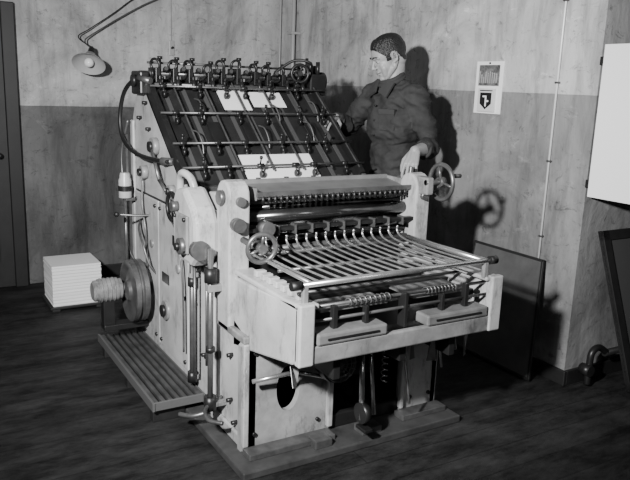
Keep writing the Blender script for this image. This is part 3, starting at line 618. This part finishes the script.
addsphere(bm,(.082,0,-.0590),(.009,.021,.0055),10); addsphere(bm,(.081,0,-.0710),(.009,.018,.0062),10); addsphere(bm,(.074,0,-.052),(.011,.024,.014),10)
addsphere(bm,(-.045,0,-.035),(.055,.055,.045),12)
nb=HM.inverted()@(Vector((2.412,3.22,1.47))-HC)
addcap(bm,(-.034,0,-.055),nb,.050,.056)
def hz(x):
    if x>.070: return .062
    if x>.048: return .030+(x-.048)/.022*.032
    if x>.030: return .010+(x-.030)/.018*.020
    if x>.006: return -.018
    if x>-.030: return .016
    return max(-.058,.016+(x+.03)*1.6)
me=bpy.data.meshes.new('head_src'); bmesh.ops.recalc_face_normals(bm,faces=bm.faces); bm.to_mesh(me); bm.free()
o=bpy.data.objects.new('head_src',me); COL.objects.link(o)
r=o.modifiers.new('r','REMESH'); r.mode='VOXEL'; r.voxel_size=0.0026; r.use_smooth_shade=True
s=o.modifiers.new('s','SMOOTH'); s.factor=0.5; s.iterations=7
em=evalmesh(o); bpy.data.objects.remove(o); em.name='head'
em.update(); ns=[v.normal.copy() for v in em.vertices]; hair=[]
for v in em.vertices:
    for s_ in (1,-1):
        d2=((v.co.x-.080)**2)/.016**2+((v.co.y-.030*s_)**2)/.016**2+((v.co.z-.001)**2)/.011**2
        if d2<3: v.co.x-=0.0065*math.exp(-d2)
for v,n in zip(em.vertices,ns):
    p=v.co.copy(); edge=min(1,max(0,(p.z-hz(p.x))/.010)); h=edge
    if abs(p.y)>.0735 and -.05<p.z<.026 and -.036<p.x<.012: h=0
    if p.z<-.058: h=0
    if p.x<-.02 and p.z<-.045: h=0
    hair.append(h)
    if h>0:
        top=max(0,min(1,(p.z-.05)/.04))
        k=0.003+0.011*top+(0.005 if (p.x>.03 and p.z>.06) else 0)*top
        k+=0.0022*noise.noise(Vector((p.x*18,p.y*130,p.z*40)))
        v.co=p+n*k*h
idx=[1 if sum(hair[i]>0.25 for i in q.vertices)>=2 else 0 for q in em.polygons]
for v in em.vertices: v.co=H(v.co)
em.materials.clear()
ob=link('head',em,SKIN,MAN,True); em.materials.append(HAIR)
for q,i in zip(em.polygons,idx): q.material_index=i
for s_ in (1,-1):
    t='l' if s_>0 else 'r'
    sphere('eye_'+t,H((.0675,.030*s_,.000)),.0115,EYEW,MAN,10)
    sphere('iris_'+t,H((.0760,.0305*s_,-.0025)),.0050,EYED,MAN,8)
    tube('eyebrow_'+t,[H((.0885,.012*s_,.021)),H((.0865,.028*s_,.0265)),H((.073,.046*s_,.022))],.0034,HAIR,MAN)
    tube('eyelid_'+t,[H((.0735,.017*s_,.004)),H((.0800,.030*s_,.0075)),H((.069,.043*s_,.003))],.0034,SKIN,MAN)
tube('mouth_line',[H((.078,.021,-.066)),H((.0905,.0,-.0650)),H((.078,-.021,-.066))],.0016,LIP,MAN)

# ---------------------------------------------------------------- lights
l=bpy.data.lights.new('photo_lamp_key','SPOT'); l.energy=1150; l.spot_size=math.radians(92); l.spot_blend=0.95; l.shadow_soft_size=0.07
o=bpy.data.objects.new('photo_lamp_key',l); COL.objects.link(o); o.location=(-0.5,0.85,1.92)
o.rotation_euler=(Vector((1.75,3.2,1.12))-o.location).to_track_quat('-Z','Y').to_euler()
l=bpy.data.lights.new('photo_lamp_fill','AREA'); l.shape='DISK'; l.size=0.9; l.energy=12
o=bpy.data.objects.new('photo_lamp_fill',l); COL.objects.link(o); o.location=(1.4,-0.9,2.3)
o.rotation_euler=(Vector((2.0,2.8,0.9))-o.location).to_track_quat('-Z','Y').to_euler()
w=bpy.data.worlds.new('World'); S.world=w; w.use_nodes=True
w.node_tree.nodes['Background'].inputs[0].default_value=(0.5,0.5,0.5,1); w.node_tree.nodes['Background'].inputs[1].default_value=0.04

# ---------------------------------------------------------------- camera
cam=bpy.data.cameras.new('camera'); co=bpy.data.objects.new('camera',cam); COL.objects.link(co); S.camera=co
cam.sensor_width=36; cam.lens=40.0
yaw=math.radians(31); p=math.radians(12.48)
F=Vector((math.sin(yaw),math.cos(yaw),0)); R=Vector((math.cos(yaw),-math.sin(yaw),0)); Z=Vector((0,0,1))
fw=F*math.cos(p)-Z*math.sin(p); U=F*math.sin(p)+Z*math.cos(p)
Rr=(R+U*0.036).normalized(); Ur=(U-R*0.036).normalized()
co.matrix_world=Matrix(((Rr.x,Ur.x,-fw.x,0),(Rr.y,Ur.y,-fw.y,0),(Rr.z,Ur.z,-fw.z,1.5),(0,0,0,1)))
